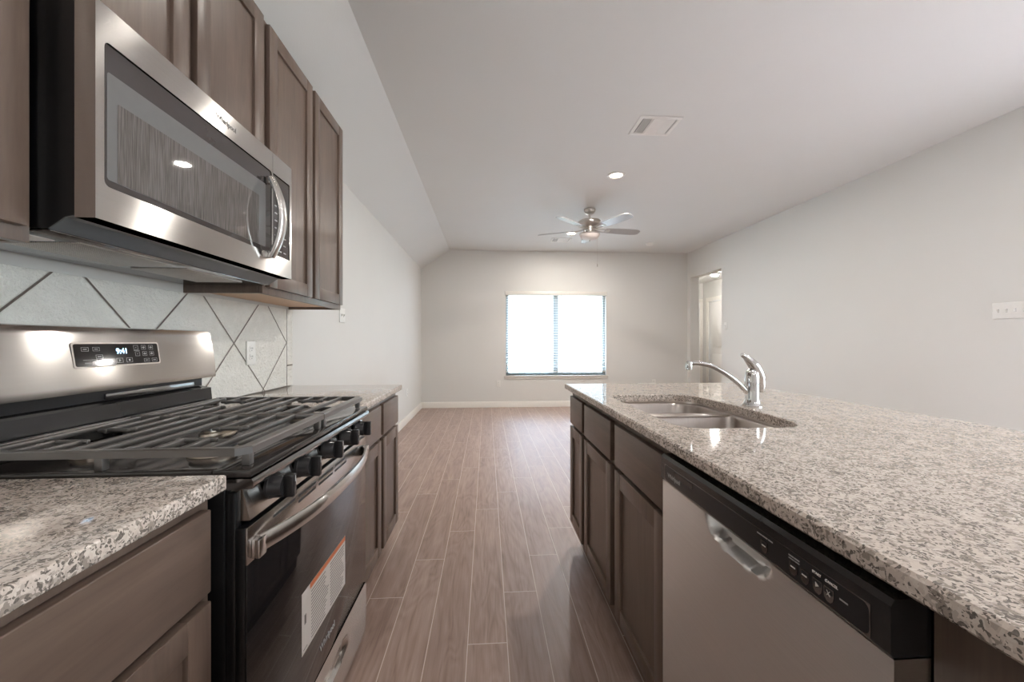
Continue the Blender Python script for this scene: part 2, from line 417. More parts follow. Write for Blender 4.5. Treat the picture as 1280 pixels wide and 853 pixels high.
box(bm, XR, XR + 0.158, OY1, 8.4, 0, CEIL)
struct('wall_right', bm, 'wall')
bm = bmesh.new(); box(bm, XL, XR, YF - 0.15, YF, 0, CEIL)
struct('wall_front', bm, 'wall')
# hall beyond the opening
HX = 4.75
bm = bmesh.new(); box(bm, HX, HX + 0.12, 5.2, 7.42, 0, 2.44); box(bm, HX, HX + 0.12, 8.2, 8.52, 0, 2.44); box(bm, HX, HX + 0.12, 7.42, 8.2, 2.03, 2.44)
struct('wall_hall_right', bm, 'wall')
bm = bmesh.new(); box(bm, XR + 0.158, HX + 0.12, 8.4, 8.52, 0, 2.44); struct('wall_hall_back', bm, 'wall')
bm = bmesh.new(); box(bm, XR + 0.158, HX + 0.12, 5.08, 5.2, 0, 2.44); struct('wall_hall_front', bm, 'wall')
bm = bmesh.new(); box(bm, XR + 0.158, HX + 0.12, 5.08, 8.52, 2.44, 2.5); struct('ceiling_hall', bm, 'ceil')
# hall doors with white casings
bm = bmesh.new()
box(bm, HX - 0.018, HX, 8.17, 8.26, 0, 2.09, 0.003); box(bm, HX - 0.018, HX, 7.36, 7.45, 0, 2.09, 0.003); box(bm, HX - 0.019, HX, 7.36, 8.26, 2.01, 2.10, 0.003)
struct('trim_1', bm, 'trim')
bm = bmesh.new(); box(bm, HX + 0.010, HX + 0.05, 7.425, 8.195, 0.01, 2.01, 0.003)
for z0, z1 in ((0.2, 0.9), (1.05, 1.85)):
    box(bm, HX + 0.002, HX + 0.011, 7.56, 8.06, z0, z1, 0.004)
d = struct('door_1', bm, 'door_white')
bm = bmesh.new(); lathe(bm, [(0.012, 0), (0.012, -0.04), (0.028, -0.045), (0.028, -0.065), (0.01, -0.07)], (HX + 0.01, 7.52, 0.95), 'x', 16); obj('door_knob', bm, 'nickel', d)
bm = bmesh.new()
box(bm, 3.90, 3.97, 8.384, 8.4, 0, 2.09, 0.003); box(bm, 4.66, 4.73, 8.384, 8.4, 0, 2.09, 0.003); box(bm, 3.90, 4.73, 8.383, 8.4, 2.02, 2.095, 0.003)
struct('trim_2', bm, 'trim')
bm = bmesh.new(); box(bm, 3.97, 4.66, 8.375, 8.398, 0.01, 2.02, 0.002)
for z0, z1 in ((0.2, 0.9), (1.05, 1.85)): box(bm, 4.07, 4.56, 8.369, 8.376, z0, z1, 0.003)
struct('door_2', bm, 'door_white')

def baseboard(name, bmf):
    bm = bmesh.new(); bmf(bm); struct(name, bm, 'trim')
def prof(d0, sgn):      # baseboard outline, offset from a wall plane
    return [(d0, 0), (d0 + sgn * 0.015, 0), (d0 + sgn * 0.015, 0.08), (d0 + sgn * 0.010, 0.090), (d0 + sgn * 0.008, 0.10), (d0, 0.102)]
baseboard('baseboard_left', lambda bm: prism(bm, prof(XL, 1), 'y', 2.37, YB - 0.016))
baseboard('baseboard_back', lambda bm: prism(bm, prof(YB, -1), 'x', XL, XR))
def br(bm):
    prism(bm, prof(XR, -1), 'y', YF, OY0); prism(bm, prof(XR, -1), 'y', OY1, YB - 0.016)
baseboard('baseboard_right', br)

# window: vinyl frame with a centre mullion, panes, sill
bm = bmesh.new()
y0, y1 = YB + 0.075, YB + 0.14; g = 0.045
box(bm, WX0, WX0 + g, y0, y1, WZ0, WZ1, .003); box(bm, WX1 - g, WX1, y0, y1, WZ0, WZ1, .003)
box(bm, WX0 + g, WX1 - g, y0, y1, WZ0, WZ0 + g, .003); box(bm, WX0 + g, WX1 - g, y0, y1, WZ1 - g, WZ1, .003)
xm = (WX0 + WX1) / 2
box(bm, xm - 0.045, xm + 0.045, y0, y1, WZ0 + g, WZ1 - g, .003)
wf = struct('window_1', bm, plain('window_vinyl', (0.38, 0.43, 0.44), 0.4))
for xa, xb in ((WX0 + g, xm - .045), (xm + .045, WX1 - g)):
    bm = bmesh.new(); box(bm, xa, xb, YB + .105, YB + .109, WZ0 + g, WZ1 - g); obj('pane', bm, 'glass', wf)
bm = bmesh.new(); box(bm, WX0 - 0.035, WX1 + 0.035, YB - 0.032, YB + 0.074, WZ0 - 0.018, WZ0, 0.004)
box(bm, WX0 - 0.02, WX1 + 0.02, YB - 0.014, YB, WZ0 - 0.06, WZ0 - 0.018, 0.003); obj('sill', bm, 'trim', wf)
bm = bmesh.new()  # frame of the invented side window, added to let in the fill light
for a in ((-1.45, -1.40, .6, 2.2), (1.20, 1.25, .6, 2.2), (-1.40, 1.20, .6, .65), (-1.40, 1.20, 2.15, 2.2), (-.13, -.07, .65, 2.15)): box(bm, XR + .06, XR + .11, *a)
struct('added_window', bm, 'trim')
# blind
bl = thing('window_blind', 'white horizontal slat blind lowered over the bright back window', 'blind', (xm, YB + 0.03, WZ0))
bxo('valance', 'trim', bl, WX0 - .012, WX1 + .012, YB - 0.024, YB + 0.0, 1.985, 2.055, bev=.004)
bxo('headrail', 'trim', bl, WX0 + .008, WX1 - .008, YB + .004, YB + .06, 1.985, 2.024, bev=.002)
bm = bmesh.new()
nsl = 30; zt, zb = 1.955, 0.66
for k in range(nsl):
    z = zt + (zb - zt) * k / (nsl - 1); a = R(4); h = 0.024
    dy, dz = h * math.cos(a), h * math.sin(a); yc = YB + 0.034
    pts = [(yc - dy, z - dz), (yc, z + 0.0025), (yc + dy, z + dz), (yc + dy, z + dz + .0028), (yc, z + .0055), (yc - dy, z - dz + .0028)]
    prism(bm, pts, 'x', WX0 + .01, WX1 - .01)
obj('slats', bm, 'blind', bl, 0)
bxo('bottom_rail', 'trim', bl, WX0 + .01, WX1 - .01, YB + .012, YB + .056, 0.618, 0.634, bev=.002)
for x in (WX0 + .12, xm, WX1 - .12):
    bm = bmesh.new()
    for yy in (YB + .009, YB + .059): tube(bm, [(x, yy, 1.99), (x, yy, .63)], .0009, 6)
    obj('ladder_cord', bm, 'trim', bl)
bm = bmesh.new(); tube(bm, [(WX0 + .115, YB - .004, 1.975), (WX0 + .115, YB - .004, 1.45)], .0045, 8); obj('tilt_wand', bm, 'plastic', bl)

# backsplash
bm = bmesh.new(); box(bm, XL, XL + 0.009, -0.7, 2.39, 0.915, 1.35, 0.0015); struct('backsplash', bm, 'tile', smooth=0)

# ================================================================== COUNTERS
def slab(name, x0, x1, y0, y1, label, cat='countertop'):
    bm = bmesh.new(); box(bm, x0, x1, y0, y1, 0.884, 0.914, 0.0045, 3)
    return tag(obj(name, bm, 'granite'), label, cat)
CL = -0.495
slab('countertop', XL + 0.002, CL, -0.7, 0.789, 'speckled granite countertop on the near side of the gas range')
slab('countertop', XL + 0.002, CL, 1.577, 2.3535, 'speckled granite countertop on the far side of the gas range by the backsplash end')
# island slab with the sink hole
IX0, IX1, IY0, IY1 = 0.4653, 1.515, -0.6, 2.339
hole = []
def sinkhole(grow=0.0):
    pts = rrect(0.570 - grow, 0.958 + grow, 1.113 - grow, 1.832 + grow, 0.085 + grow, 8)
    out = []
    for x, y in pts:
        if x > 0.76: x += 0.022 * max(0.0, 1 - ((y - 1.4725) / 0.36) ** 2)
        out.append((x, y))
    return out
def rim_pts(pts, n=3):
    out = []
    for i in range(len(pts)):
        a, b_ = pts[i], pts[(i + 1) % len(pts)]
        L_ = math.hypot(b_[0] - a[0], b_[1] - a[1]); k = n if L_ < 0.1 else 14
        for j in range(1 if L_ < 0.1 else k): out.append((a[0] + (b_[0] - a[0]) * j / k, a[1] + (b_[1] - a[1]) * j / k))
    return out
bm = bmesh.new()
raw = rrect(0.570, 0.958, 1.113, 1.832, 0.085, 8)
def bowed(pts):
    return [(x + (0.022 * max(0.0, 1 - ((y - 1.4725) / 0.36) ** 2) if x > 0.76 else 0.0), y) for x, y in pts]
inner = bowed(rim_pts(raw))
e = 0.0045
def ring(pts, z): return [bm.verts.new((x, y, z)) for x, y in pts]
orect = lambda i: [(IX0 + i, IY0 + i), (IX1 - i, IY0 + i), (IX1 - i, IY1 - i), (IX0 + i, IY1 - i)]
o_top, o_a, o_b, o_bot = ring(orect(e), .914), ring(orect(0), .914 - e), ring(orect(0), .884 + e), ring(orect(e), .884)
cxm, cym = 0.77, 1.4725
infl = lambda d: [(x + (d if x > cxm else -d) * min(1, abs(x - cxm) / .19), y + (d if y > cym else -d) * min(1, abs(y - cym) / .35)) for x, y in inner]
i_top, i_a, i_bot = ring(infl(0.003), .914), ring(inner, .911), ring(inner, .884)
def bridge(A, B):
    n = len(A)
    for i in range(n): bm.faces.new((A[i], A[(i + 1) % n], B[(i + 1) % n], B[i]))
bridge(o_top, o_a); bridge(o_a, o_b); bridge(o_b, o_bot); bridge(i_top, i_a); bridge(i_a, i_bot)
for O, I in ((o_top, i_top), (o_bot, i_bot)):
    es = [bm.edges.get((A[i], A[(i + 1) % len(A)])) for A in (O, I) for i in range(len(A))]
    bmesh.ops.triangle_fill(bm, use_beauty=True, use_dissolve=False, edges=es)
bmesh.ops.recalc_face_normals(bm, faces=bm.faces[:])
tag(obj('countertop', bm, 'granite', None, 30), 'long speckled granite island countertop with a sink cut into it', 'countertop')

# ================================================================== CABINETS
def shaker(parent, xf, s, y0, y1, z0, z1):
    """shaker door; front plane x=xf, s = outward direction along x"""
    t = 0.019; st = 0.057; xb = xf - s * t
    bm = bmesh.new()
    box(bm, xb, xf, y0, y0 + st, z0, z1, .0016); box(bm, xb, xf, y1 - st, y1, z0, z1, .0016)
    box(bm, xb, xf - s * .0003, y0 + st - .0005, y1 - st + .0005, z0, z0 + st, .0016); box(bm, xb, xf - s * .0003, y0 + st - .0005, y1 - st + .0005, z1 - st, z1, .0016)
    d = obj('door', bm, 'wood', parent)
    bm = bmesh.new(); box(bm, xb + s * .002, xf - s * .0095, y0 + st - .004, y1 - st + .004, z0 + st - .004, z1 - st + .004)
    obj('door_panel', bm, 'wood', d)
    return d
def drawer(parent, xf, s, y0, y1, z0, z1, mat='wood_h'):
    bm = bmesh.new(); box(bm, xf - s * .019, xf, y0, y1, z0, z1, .0025, 3)
    return obj('drawer_front', bm, mat, parent)
ZD0, ZD1, ZW0, ZW1 = 0.138, 0.686, 0.703, 0.856
def base_cab(label, xf, s, xback, y0, y1, cols, kick=True, z1=0.8825):
    t = thing('base_cabinet', label, 'cabinet', ((xf + xback) / 2, (y0 + y1) / 2, 0), 'base cabinets')
    xfr = xf - s * 0.0195
    bm = bmesh.new(); box(bm, xfr, xback, y0 + .0005, y1 - .0005, 0.11, z1, .0008); obj('cabinet_body', bm, 'wood', t)
    bm = bmesh.new(); box(bm, xfr - s * 0.055, xback, y0 + .004, y1 - .004, 0.0, 0.1095); obj('toe_kick', bm, 'wood_dark', t)
    for a, b_ in cols:
        drawer(t, xf, s, a, b_, ZW0, ZW1); shaker(t, xf, s, a, b_, ZD0, ZD1)
    return t
LF, IF = -0.511, 0.4795
base_cab('dark stained base cabinet on the near side of the gas range, under the near granite', LF, 1, XL + .01, 0.10, 0.789, [(0.13, 0.769)])
base_cab('dark stained two-door base cabinet on the far side of the gas range', LF, 1, XL + .01, 1.577, 2.34, [(1.60, 1.957), (2.0, 2.323)])
base_cab('narrow dark stained island cabinet farthest from the dishwasher', IF, -1, 1.18, 1.945, 2.275, [(1.972, 2.25)])
# sink base: two false fronts over two doors, an open carcass so the sink can hang in it
t = thing('base_cabinet', 'wide dark stained sink cabinet between the dishwasher and the end island cabinet', 'cabinet', (0.8, 1.49, 0), 'base cabinets')
xfr = IF + 0.0195
bm = bmesh.new()
box(bm, xfr, xfr + .019, 1.04, 1.9445, .11, .8825); box(bm, xfr + .019, 1.18, 1.04, 1.058, .11, .8825); box(bm, xfr + .019, 1.18, 1.926, 1.9445, .11, .8825)
box(bm, xfr + .019, 1.18, 1.058, 1.926, .11, .128); box(bm, 1.162, 1.18, 1.058, 1.926, .128, .8825)
obj('cabinet_body', bm, 'wood', t)
bm = bmesh.new(); box(bm, xfr + .055, 1.18, 1.044, 1.94, 0, .1095); obj('toe_kick', bm, 'wood_dark', t)
for a, b_ in ((1.052, 1.460), (1.512, 1.924)):
    drawer(t, IF, -1, a, b_, ZW0, ZW1); shaker(t, IF, -1, a, b_, ZD0, ZD1)
# near island cabinet: plain filler panel beside the dishwasher
t = thing('base_cabinet', 'dark stained island end panel on the near side of the dishwasher', 'cabinet', (0.85, 0.1, 0), 'base cabinets')
bm = bmesh.new(); box(bm, 0.514, 1.18, -0.45, 0.4235, .11, .8825, .001); obj('cabinet_body', bm, 'wood', t)
bm = bmesh.new(); box(bm, 0.58, 1.18, -0.45, 0.42, 0, .1095); obj('toe_kick', bm, 'wood_dark', t)
bm = bmesh.new(); box(bm, 1.182, 1.2, -0.45, 2.275, 0, 0.8825, .001); tag(obj('island_back_panel', bm, 'wall'), 'painted panel along the seating side of the island', 'panel')

# wall cabinets
UF = -0.835; UT = 2.405
def wall_cab(label, y0, y1, z0, cols, zd0, bottom=True):
    t = thing('wall_cabinet', label, 'cabinet', (-1.0, (y0 + y1) / 2, z0), 'wall cabinets')
    xfr = UF - .0195
    bm = bmesh.new(); zb = z0 + (0.014 if bottom else 0)
    box(bm, xfr - .019, xfr, y0 + .0005, y1 - .0005, z0, UT, .0008)
    box(bm, XL + .0015, xfr - .019, y0 + .0005, y0 + .014, z0, UT); box(bm, XL + .0015, xfr - .019, y1 - .014, y1 - .0005, z0, UT)
    box(bm, XL + .0015, xfr - .019, y0 + .014, y1 - .014, zb + .012, UT)
    obj('cabinet_body', bm, 'wood', t)
    bm = bmesh.new(); box(bm, XL + .003, xfr - .02, y0 + .0145, y1 - .0145, zb, zb + .0118); obj('cabinet_bottom', bm, 'plywood', t)
    for a, b_ in cols: shaker(t, UF, 1, a, b_, zd0, UT - .012)
    return t
wall_cab('dark stained wall cabinet on the near side of the microwave', -0.02, 0.797, 1.352, [(0.012, 0.36), (0.405, 0.777)], 1.379)
wall_cab('short dark stained wall cabinet directly above the microwave', 0.7985, 1.5635, 1.832, [(0.824, 1.168), (1.199, 1.541)], 1.852)
wall_cab('dark stained two-door wall cabinet on the far side of the microwave', 1.565, 2.372, 1.352, [(1.582, 1.958), (1.987, 2.355)], 1.378)

# ================================================================== MICROWAVE
MX = -0.743
mw = thing('microwave', 'stainless over-the-range microwave mounted above the gas range', 'microwave', (-0.95, 1.1775, 1.384))
bm = bmesh.new()
prism(bm, [(XL + .011, 1.826), (-0.782, 1.826), (-0.782, 1.409), (-0.80, 1.405), (-0.829, 1.3835), (XL + .011, 1.3835)], 'y', 0.803, 1.558)
obj('body', bm, 'black', mw, 0)
bm = bmesh.new(); prism(bm, [(-0.7825, 1.4085), (-0.7995, 1.4045), (-0.8285, 1.3832), (-0.8285, 1.3815), (-0.796, 1.4035), (-0.7825, 1.4062)], 'y', 0.803, 1.558)
obj('vent_lip', bm, plain('vent_lip_grey', (0.13, 0.135, 0.14), 0.25), mw, 0)
bm = bmesh.new(); box(bm, XL + .02, -0.832, 0.81, 1.55, 1.3795, 1.3833, .001); bp_ = obj('bottom_plate', bm, 'bandsteel', mw)
for ya, yb in ((0.90, 1.16), (1.20, 1.46)):
    bm = bmesh.new(); box(bm, -1.02, -0.865, ya, yb, 1.3765, 1.3797, .0012); obj('grease_filter', bm, 'filter', bp_)
bm = bmesh.new(); box(bm, -0.985, -0.90, 0.825, 0.885, 1.3775, 1.3797, .001); obj('light_lens', bm, 'frost', bp_)
# door (stainless frame round the glass) and control side
def frame_yz(bm, x0, x1, y0, y1, z0, z1, hy0, hy1, hz0, hz1, rad, bev=0.0):
    """plate in the yz plane with a rounded opening"""
    inn = rim_pts(rrect(hy0, hy1, hz0, hz1, rad, 5))
    out = [(y0, z0), (y1, z0), (y1, z1), (y0, z1)]
    V = {}
    for nm, pts in (('i', inn), ('o', out)):
        for x in (x0, x1): V[nm, x] = [bm.verts.new((x, p[0], p[1])) for p in pts]
    for nm in 'io':
        A, B = V[nm, x0], V[nm, x1]
        for i in range(len(A)): bm.faces.new((A[i], A[(i + 1) % len(A)], B[(i + 1) % len(A)], B[i]))
    for x in (x0, x1):
        es = [bm.edges.get((A[i], A[(i + 1) % len(A)])) for A in (V['i', x], V['o', x]) for i in range(len(A))]
        bmesh.ops.triangle_fill(bm, use_beauty=True, use_dissolve=False, edges=es)
    bmesh.ops.recalc_face_normals(bm, faces=bm.faces[:])
bm = bmesh.new()
frame_yz(bm, -0.7805, MX, 0.801, 1.4245, 1.404, 1.825, 0.8185, 1.42, 1.472, 1.756, .012)
md = obj('door', bm, 'steel', mw, 30)
bm = bmesh.new(); box(bm, -0.776, MX - .0025, 0.8175, 1.4205, 1.471, 1.753); obj('glass', bm, 'mwglass', md)
bm = bmesh.new(); prism(bm, rrect(0.826, 1.385, 1.487, 1.70, .006), 'x', MX - .0024, MX - .0019); gs = obj('window_surround', bm, plain('grey_window_surround', (0.17, 0.165, 0.16), 0.015), md)
bm = bmesh.new(); prism(bm, rrect(0.848, 1.345, 1.488, 1.648, .004), 'x', MX - .0018, MX - .0013); obj('window_screen', bm, 'mwscreen', md)
bm = bmesh.new(); path = []
for k in range(17):
    a = -1 + 2 * k / 16; path.append((MX + 0.014 + 0.036 * (1 - a * a), 1.390, 1.588 + 0.134 * a))
tube(bm, path, [0.016 + .004 * math.cos((k - 8) / 8 * 1.4) for k in range(17)], 16, (1, 0, 0), 0.62)
for zz in (1.462, 1.714): box(bm, MX - .001, MX + .014, 1.379, 1.401, zz - .012, zz + .012, .003)
obj('handle', bm, 'steel', md)
bm = bmesh.new(); frame_yz(bm, -0.7805, MX, 1.426, 1.557, 1.404, 1.825, 1.4275, 1.543, 1.472, 1.756, .004)
mc = obj('control_side', bm, 'steel', mw, 30)
bm = bmesh.new(); box(bm, -0.776, MX - .0025, 1.4265, 1.5435, 1.471, 1.753); obj('control_glass', bm, 'mwglass', mc)
for r_ in range(7):
    for c_ in range(3): bxo('touch_key', 'grey_print', mc, MX - .0026, MX - .0021, 1.443 + c_ * .03, 1.459 + c_ * .03, 1.49 + r_ * .026, 1.494 + r_ * .026)
lettering('maker_lettering', 'Whirlpool', 0.021, 'ink', md, frame_m((MX + .0003, 1.18, 1.791), (0, 1, 0), (0, 0, 1)), bold=.0003)

# ================================================================== GAS RANGE
RX = -0.47; RY0, RY1 = 0.805, 1.569; RM = (RY0 + RY1) / 2
rg = thing('gas_range', 'stainless and black gas range between the two granite counters', 'range', (-0.8, RM, 0))
bm = bmesh.new(); box(bm, -1.128, -0.512, RY0 + .002, RY1 - .002, 0.03, 0.90, .002)
box(bm, -0.512, -0.508, RY0 + .006, RY1 - .006, .05, .885)
obj('body', bm, 'black', rg)
# front edge columns seen beside the door
for ya, yb in ((RY0 + .003, RY0 + .022), (RY1 - .022, RY1 - .003)): bxo('front_column', 'black', rg, -0.508, -0.492, ya, yb, .05, .87, bev=.002)
for (x, y) in ((-0.53, RY0 + .05), (-0.53, RY1 - .05), (-1.05, RY0 + .05), (-1.05, RY1 - .05)):
    bm = bmesh.new(); lathe(bm, [(.018, 0.0), (.018, .012), (.011, .014), (.011, .0295)], (x, y, 0), 'z', 16); obj('foot', bm, 'black', rg)
# cooktop tray with raised rim, dark polished front band
bm = bmesh.new()
box(bm, -1.06, -0.52, RY0 + .02, RY1 - .02, 0.9005, 0.908)
box(bm, -0.535, -0.462, RY0, RY1, 0.9002, 0.916, .004); box(bm, -1.06, -0.535, RY0, RY0 + .022, 0.9002, 0.916, .004); box(bm, -1.06, -0.535, RY1 - .022, RY1, 0.9002, 0.916, .004)
obj('cooktop', bm, 'cooktop', rg)
bm = bmesh.new(); prism(bm, [(-0.5075, .8985), (-0.4595, .8985), (-0.4565, .893), (-0.4565, .884), (-0.4595, .879), (-0.5075, .877)], 'y', RY0, RY1)
obj('front_band', bm, 'bandsteel', rg, 30)
# control panel (recessed under the band, leaning out towards its foot) and knobs
pnl = [(-0.5075, .8765), (-0.484, .8765), (-0.470, .812), (-0.5075, .812)]
bm = bmesh.new(); prism(bm, pnl, 'y', RY0 + .012, RY1 - .004); cp = obj('control_panel', bm, 'steel', rg, 0)
for y in (0.905, 1.04, RM + .01, 1.342, 1.478):
    bm = bmesh.new(); c = (-0.4775, y, .850)
    lathe(bm, [(.028, 0.0), (.028, .006), (.0265, .008), (.0255, .030), (.0235, .033)], c, 'x', 28)
    box(bm, c[0] + .032, c[0] + .054, y - .0085, y + .0085, .850 - .025, .850 + .025, .0035)
    k = obj('knob', bm, 'gloss', rg)
    bm = bmesh.new(); box(bm, c[0] + .0538, c[0] + .0544, y - .001, y + .001, .858, .872); obj('pointer_mark', bm, 'grey_print', k)
# oven door
bm = bmesh.new(); box(bm, -0.4915, RX - .003, RY0 + .002, RY1 - .001, 0.236, 0.80, .003); od = obj('oven_door', bm, 'black', rg)
bm = bmesh.new(); box(bm, RX - .003, RX, RY0 + .003, RY1 - .002, 0.2375, 0.728, .001); obj('door_glass', bm, 'blackglass', od)
bm = bmesh.new(); box(bm, RX - .003, RX + .001, RY0 + .002, RY1 - .001, 0.727, 0.8005, .0012); tr_ = obj('top_trim', bm, 'steel', od)
for row, zz in ((0, .782), (1, .767)):
    for k in range(5):
        if row == 1 and k in (0, 4): continue
        bm = bmesh.new(); yc = RM + (k - 2) * 0.118; box(bm, RX + .0005, RX + .0014, yc - .05, yc + .05, zz - .0032, zz + .0032); obj('vent_slot', bm, 'slot', tr_)
bm = bmesh.new(); n_ = 28; secs = []
for k in range(n_ + 1):
    a = -1 + 2 * k / n_; y = RM + a * 0.352; xo = RX + .012 + .050 * (1 - abs(a) ** 2.6)
    hz = .0165
    secs.append([(xo - .009, y, .756 - hz), (xo - .002, y, .756 - hz - .001), (xo + .003, y, .756 - hz * .5), (xo + .0045, y, .756), (xo + .003, y, .756 + hz * .5), (xo - .002, y, .756 + hz + .001), (xo - .009, y, .756 + hz)])
V = [[bm.verts.new(p) for p in s_] for s_ in secs]
for A, B in zip(V, V[1:]):
    for i in range(7): bm.faces.new((A[i], A[(i + 1) % 7], B[(i + 1) % 7], B[i]))
bm.faces.new(V[0]); bm.faces.new(V[-1])
for y in (RY0 + .028, RY1 - .028): box(bm, RX + .0009, RX + .018, y - .014, y + .014, .733, .771, .003)
bmesh.ops.recalc_face_normals(bm, faces=bm.faces[:])
obj('handle', bm, 'steel', od, 40)
# warning label on the glass
bm = bmesh.new(); box(bm, RX + .0001, RX + .0006, 1.038, 1.345, .363, .522); st_ = obj('warning_label', bm, 'label', od); st_['label'] = 'white printed warning label with orange strip on the oven glass'
bm = bmesh.new(); box(bm, RX + .0006, RX + .0009, 1.085, 1.345, .508, .522); obj('orange_strip', bm, 'orange', st_)
random.seed(4); bm = bmesh.new()
for c_ in range(2):
    for r_ in range(15):
        z = .497 - r_ * .0088; ya = 1.092 + c_ * .128; ln = random.uniform(.085, .118)
        box(bm, RX + .0006, RX + .0008, ya, ya + ln, z - .0013, z + .0013)
box(bm, RX + .0006, RX + .0008, 1.052, 1.062, .435, .46); box(bm, RX + .0006, RX + .0008, 1.046, 1.068, .372, .374)
obj('printed_lines', bm, 'ink', st_, 0)
lettering('maker_lettering', 'Whirlpool', 0.026, 'grey_print', od, frame_m((RX + .0003, RM + .015, .296), (0, 1, 0), (0, 0, 1)), bold=.0003)
# storage drawer with a scooped grip
bm = bmesh.new(); ys = [RY0 + .002 + (RY1 - RY0 - .004) * i / 48 for i in range(49)]; zs = [.045 + (.2335 - .045) * j / 24 for j in range(25)]
def scoop(y, z):
    a = (y - RM) / .17; b_ = (z - .163) / .026; q = abs(a) ** 4 + abs(b_) ** 4
    return 0.014 * max(0, min(1, (1.25 - q) / .5))
G = [[bm.verts.new((RX + .003 - .003 * ((z - .148) / .09) ** 2 - scoop(y, z), y, z)) for z in zs] for y in ys]
for i in range(48):
    for j in range(24): bm.faces.new((G[i][j], G[i + 1][j], G[i + 1][j + 1], G[i][j + 1]))
bk = [[bm.verts.new((-.4905, y, z)) for z in (zs[0], zs[-1])] for y in ys]
for i in range(48):
    bm.faces.new((G[i][0], bk[i][0], bk[i + 1][0], G[i + 1][0])); bm.faces.new((G[i][24], G[i + 1][24], bk[i + 1][1], bk[i][1]))
for i in (0, 48): bm.faces.new([G[i][j] for j in range(25)] + [bk[i][1], bk[i][0]])
bmesh.ops.recalc_face_normals(bm, faces=bm.faces[:]); obj('drawer', bm, 'steel', rg, 40)
# back guard
bm = bmesh.new(); prism(bm, [(-1.06, .909), (-1.028, .909), (-1.036, .995), (-1.075, 1.003), (-1.10, 1.003), (-1.10, .909)], 'y', RY0 + .004, RY1 - .012)
bg = obj('back_riser', bm, 'gloss', rg, 0)
bm = bmesh.new(); box(bm, -1.10, -1.062, RY0 + .012, RY1 - .022, 1.0035, 1.034); obj('vent_gap', bm, 'black', rg)
bm = bmesh.new(); box(bm, -1.0615, -1.055, RM - .02, RY1 - .07, 1.006, 1.022, .001); obj('vent_flap', bm, 'bandsteel', rg)
face = [(-1.05, 1.0345), (-1.036, 1.034)]; px_ = -1.0345
for k in range(13):
    face.append((px_, 1.040 + .158 * k / 12)); px_ -= (.158 / 12) * math.tan(R(1.5 + 14.2 * (k + .5) / 12))
face += [(-1.0625, 1.2055), (-1.070, 1.208), (-1.126, 1.208), (-1.126, 1.0345)]
bm = bmesh.new(); prism(bm, face, 'y', RY0 - .001, RY1 + .016); bmesh.ops.bevel(bm, geom=[e_ for e_ in bm.edges if abs(e_.verts[0].co.y - e_.verts[1].co.y) < 1e-5 and e_.verts[0].co.x > -1.125 or False], offset=.004, segments=2, affect='EDGES')
gp = obj('backguard', bm, 'steel', rg, 30)
# control glass lies on the leaning face
p0, p1 = Vector((-1.0345, 0, 1.040)), Vector((-1.058, 0, 1.198)); up_ = (p1 - p0).normalized()
def onface(y, z, off=0.0):
    f = (z - p0.z) / (p1.z - p0.z); p = p0 + (p1 - p0) * f; n = Vector((up_.z, 0, -up_.x))
    return (p.x + n.x * off, y, p.z + n.z * off)
FM = frame_m(onface(1.197, 1.131, .0049), (0, 1, 0), up_)
def flat(pts, d0, d1):
    bm = bmesh.new(); prism(bm, pts, 'z', d0, d1); bm.transform(FM); return bm
obj('display_bezel', flat(rrect(-.1325, .1325, -.0335, .0335, .007), .0001, .0010), 'nickel', gp, 0)
dg = obj('control_glass', flat(rrect(-.128, .128, -.0295, .0295, .005), .0010, .0016), 'blackglass', gp, 0)
lettering('clock_digits', '9:41', 0.021, 'display', dg, FM @ Matrix.Translation((.004, .008, .0019)), bold=.0004)
bm = bmesh.new()
def keyframe(x, y, w_, h_, q=.0007):
    for a in ((x - w_, x + w_, y - h_, y - h_ + q), (x - w_, x + w_, y + h_ - q, y + h_), (x - w_, x - w_ + q, y - h_, y + h_), (x + w_ - q, x + w_, y - h_, y + h_)):
        box(bm, *a, .0016, .0018)
keys = [(-.100, .0155, 1), (-.070, .0155, 1), (-.064, -.005, 1), (-.060, -.022, 1), (-.006, -.018, 2), (.024, -.018, 3), (.050, .018, 4), (.076, .018, 0), (.102, .018, 0), (.053, -.001, 4), (.078, -.001, 0), (.103, -.001, 0), (.082, -.021, 1), (.110, -.021, 1)]
for x, y, kd in keys:
    bm = bmesh.new()
    keyframe(x, y, .0095 if kd in (1, 2, 3) else .0075, .0065 if kd != 1 else .0052)
    if kd in (0, 1): box(bm, x - .005, x + .005, y - .0009, y + .0009, .0016, .0018)
    if kd == 0: box(bm, x - .0009, x + .0009, y - .0035, y + .0035, .0016, .0018)
    if kd == 2: prism(bm, [(x - .003, y - .0035), (x + .0035, y), (x - .003, y + .0035)], 'z', .0016, .0018)
    if kd == 3: box(bm, x - .0025, x + .0025, y - .0025, y + .0025, .0016, .0018)
    if kd == 4: box(bm, x - .002, x + .002, y - .0006, y + .0006, .0016, .0018)
    bm.transform(FM); obj('touch_key', bm, 'grey_print', dg, 0)
for a in ((-.105, -.085, -.0225, -.0205), (-.108, -.07, -.0135, -.0125), (.042, .062, .0085, .0095)):
    bm = bmesh.new(); box(bm, *a, .0016, .0018); bm.transform(FM); obj('printed_caption', bm, 'grey_print', dg, 0)
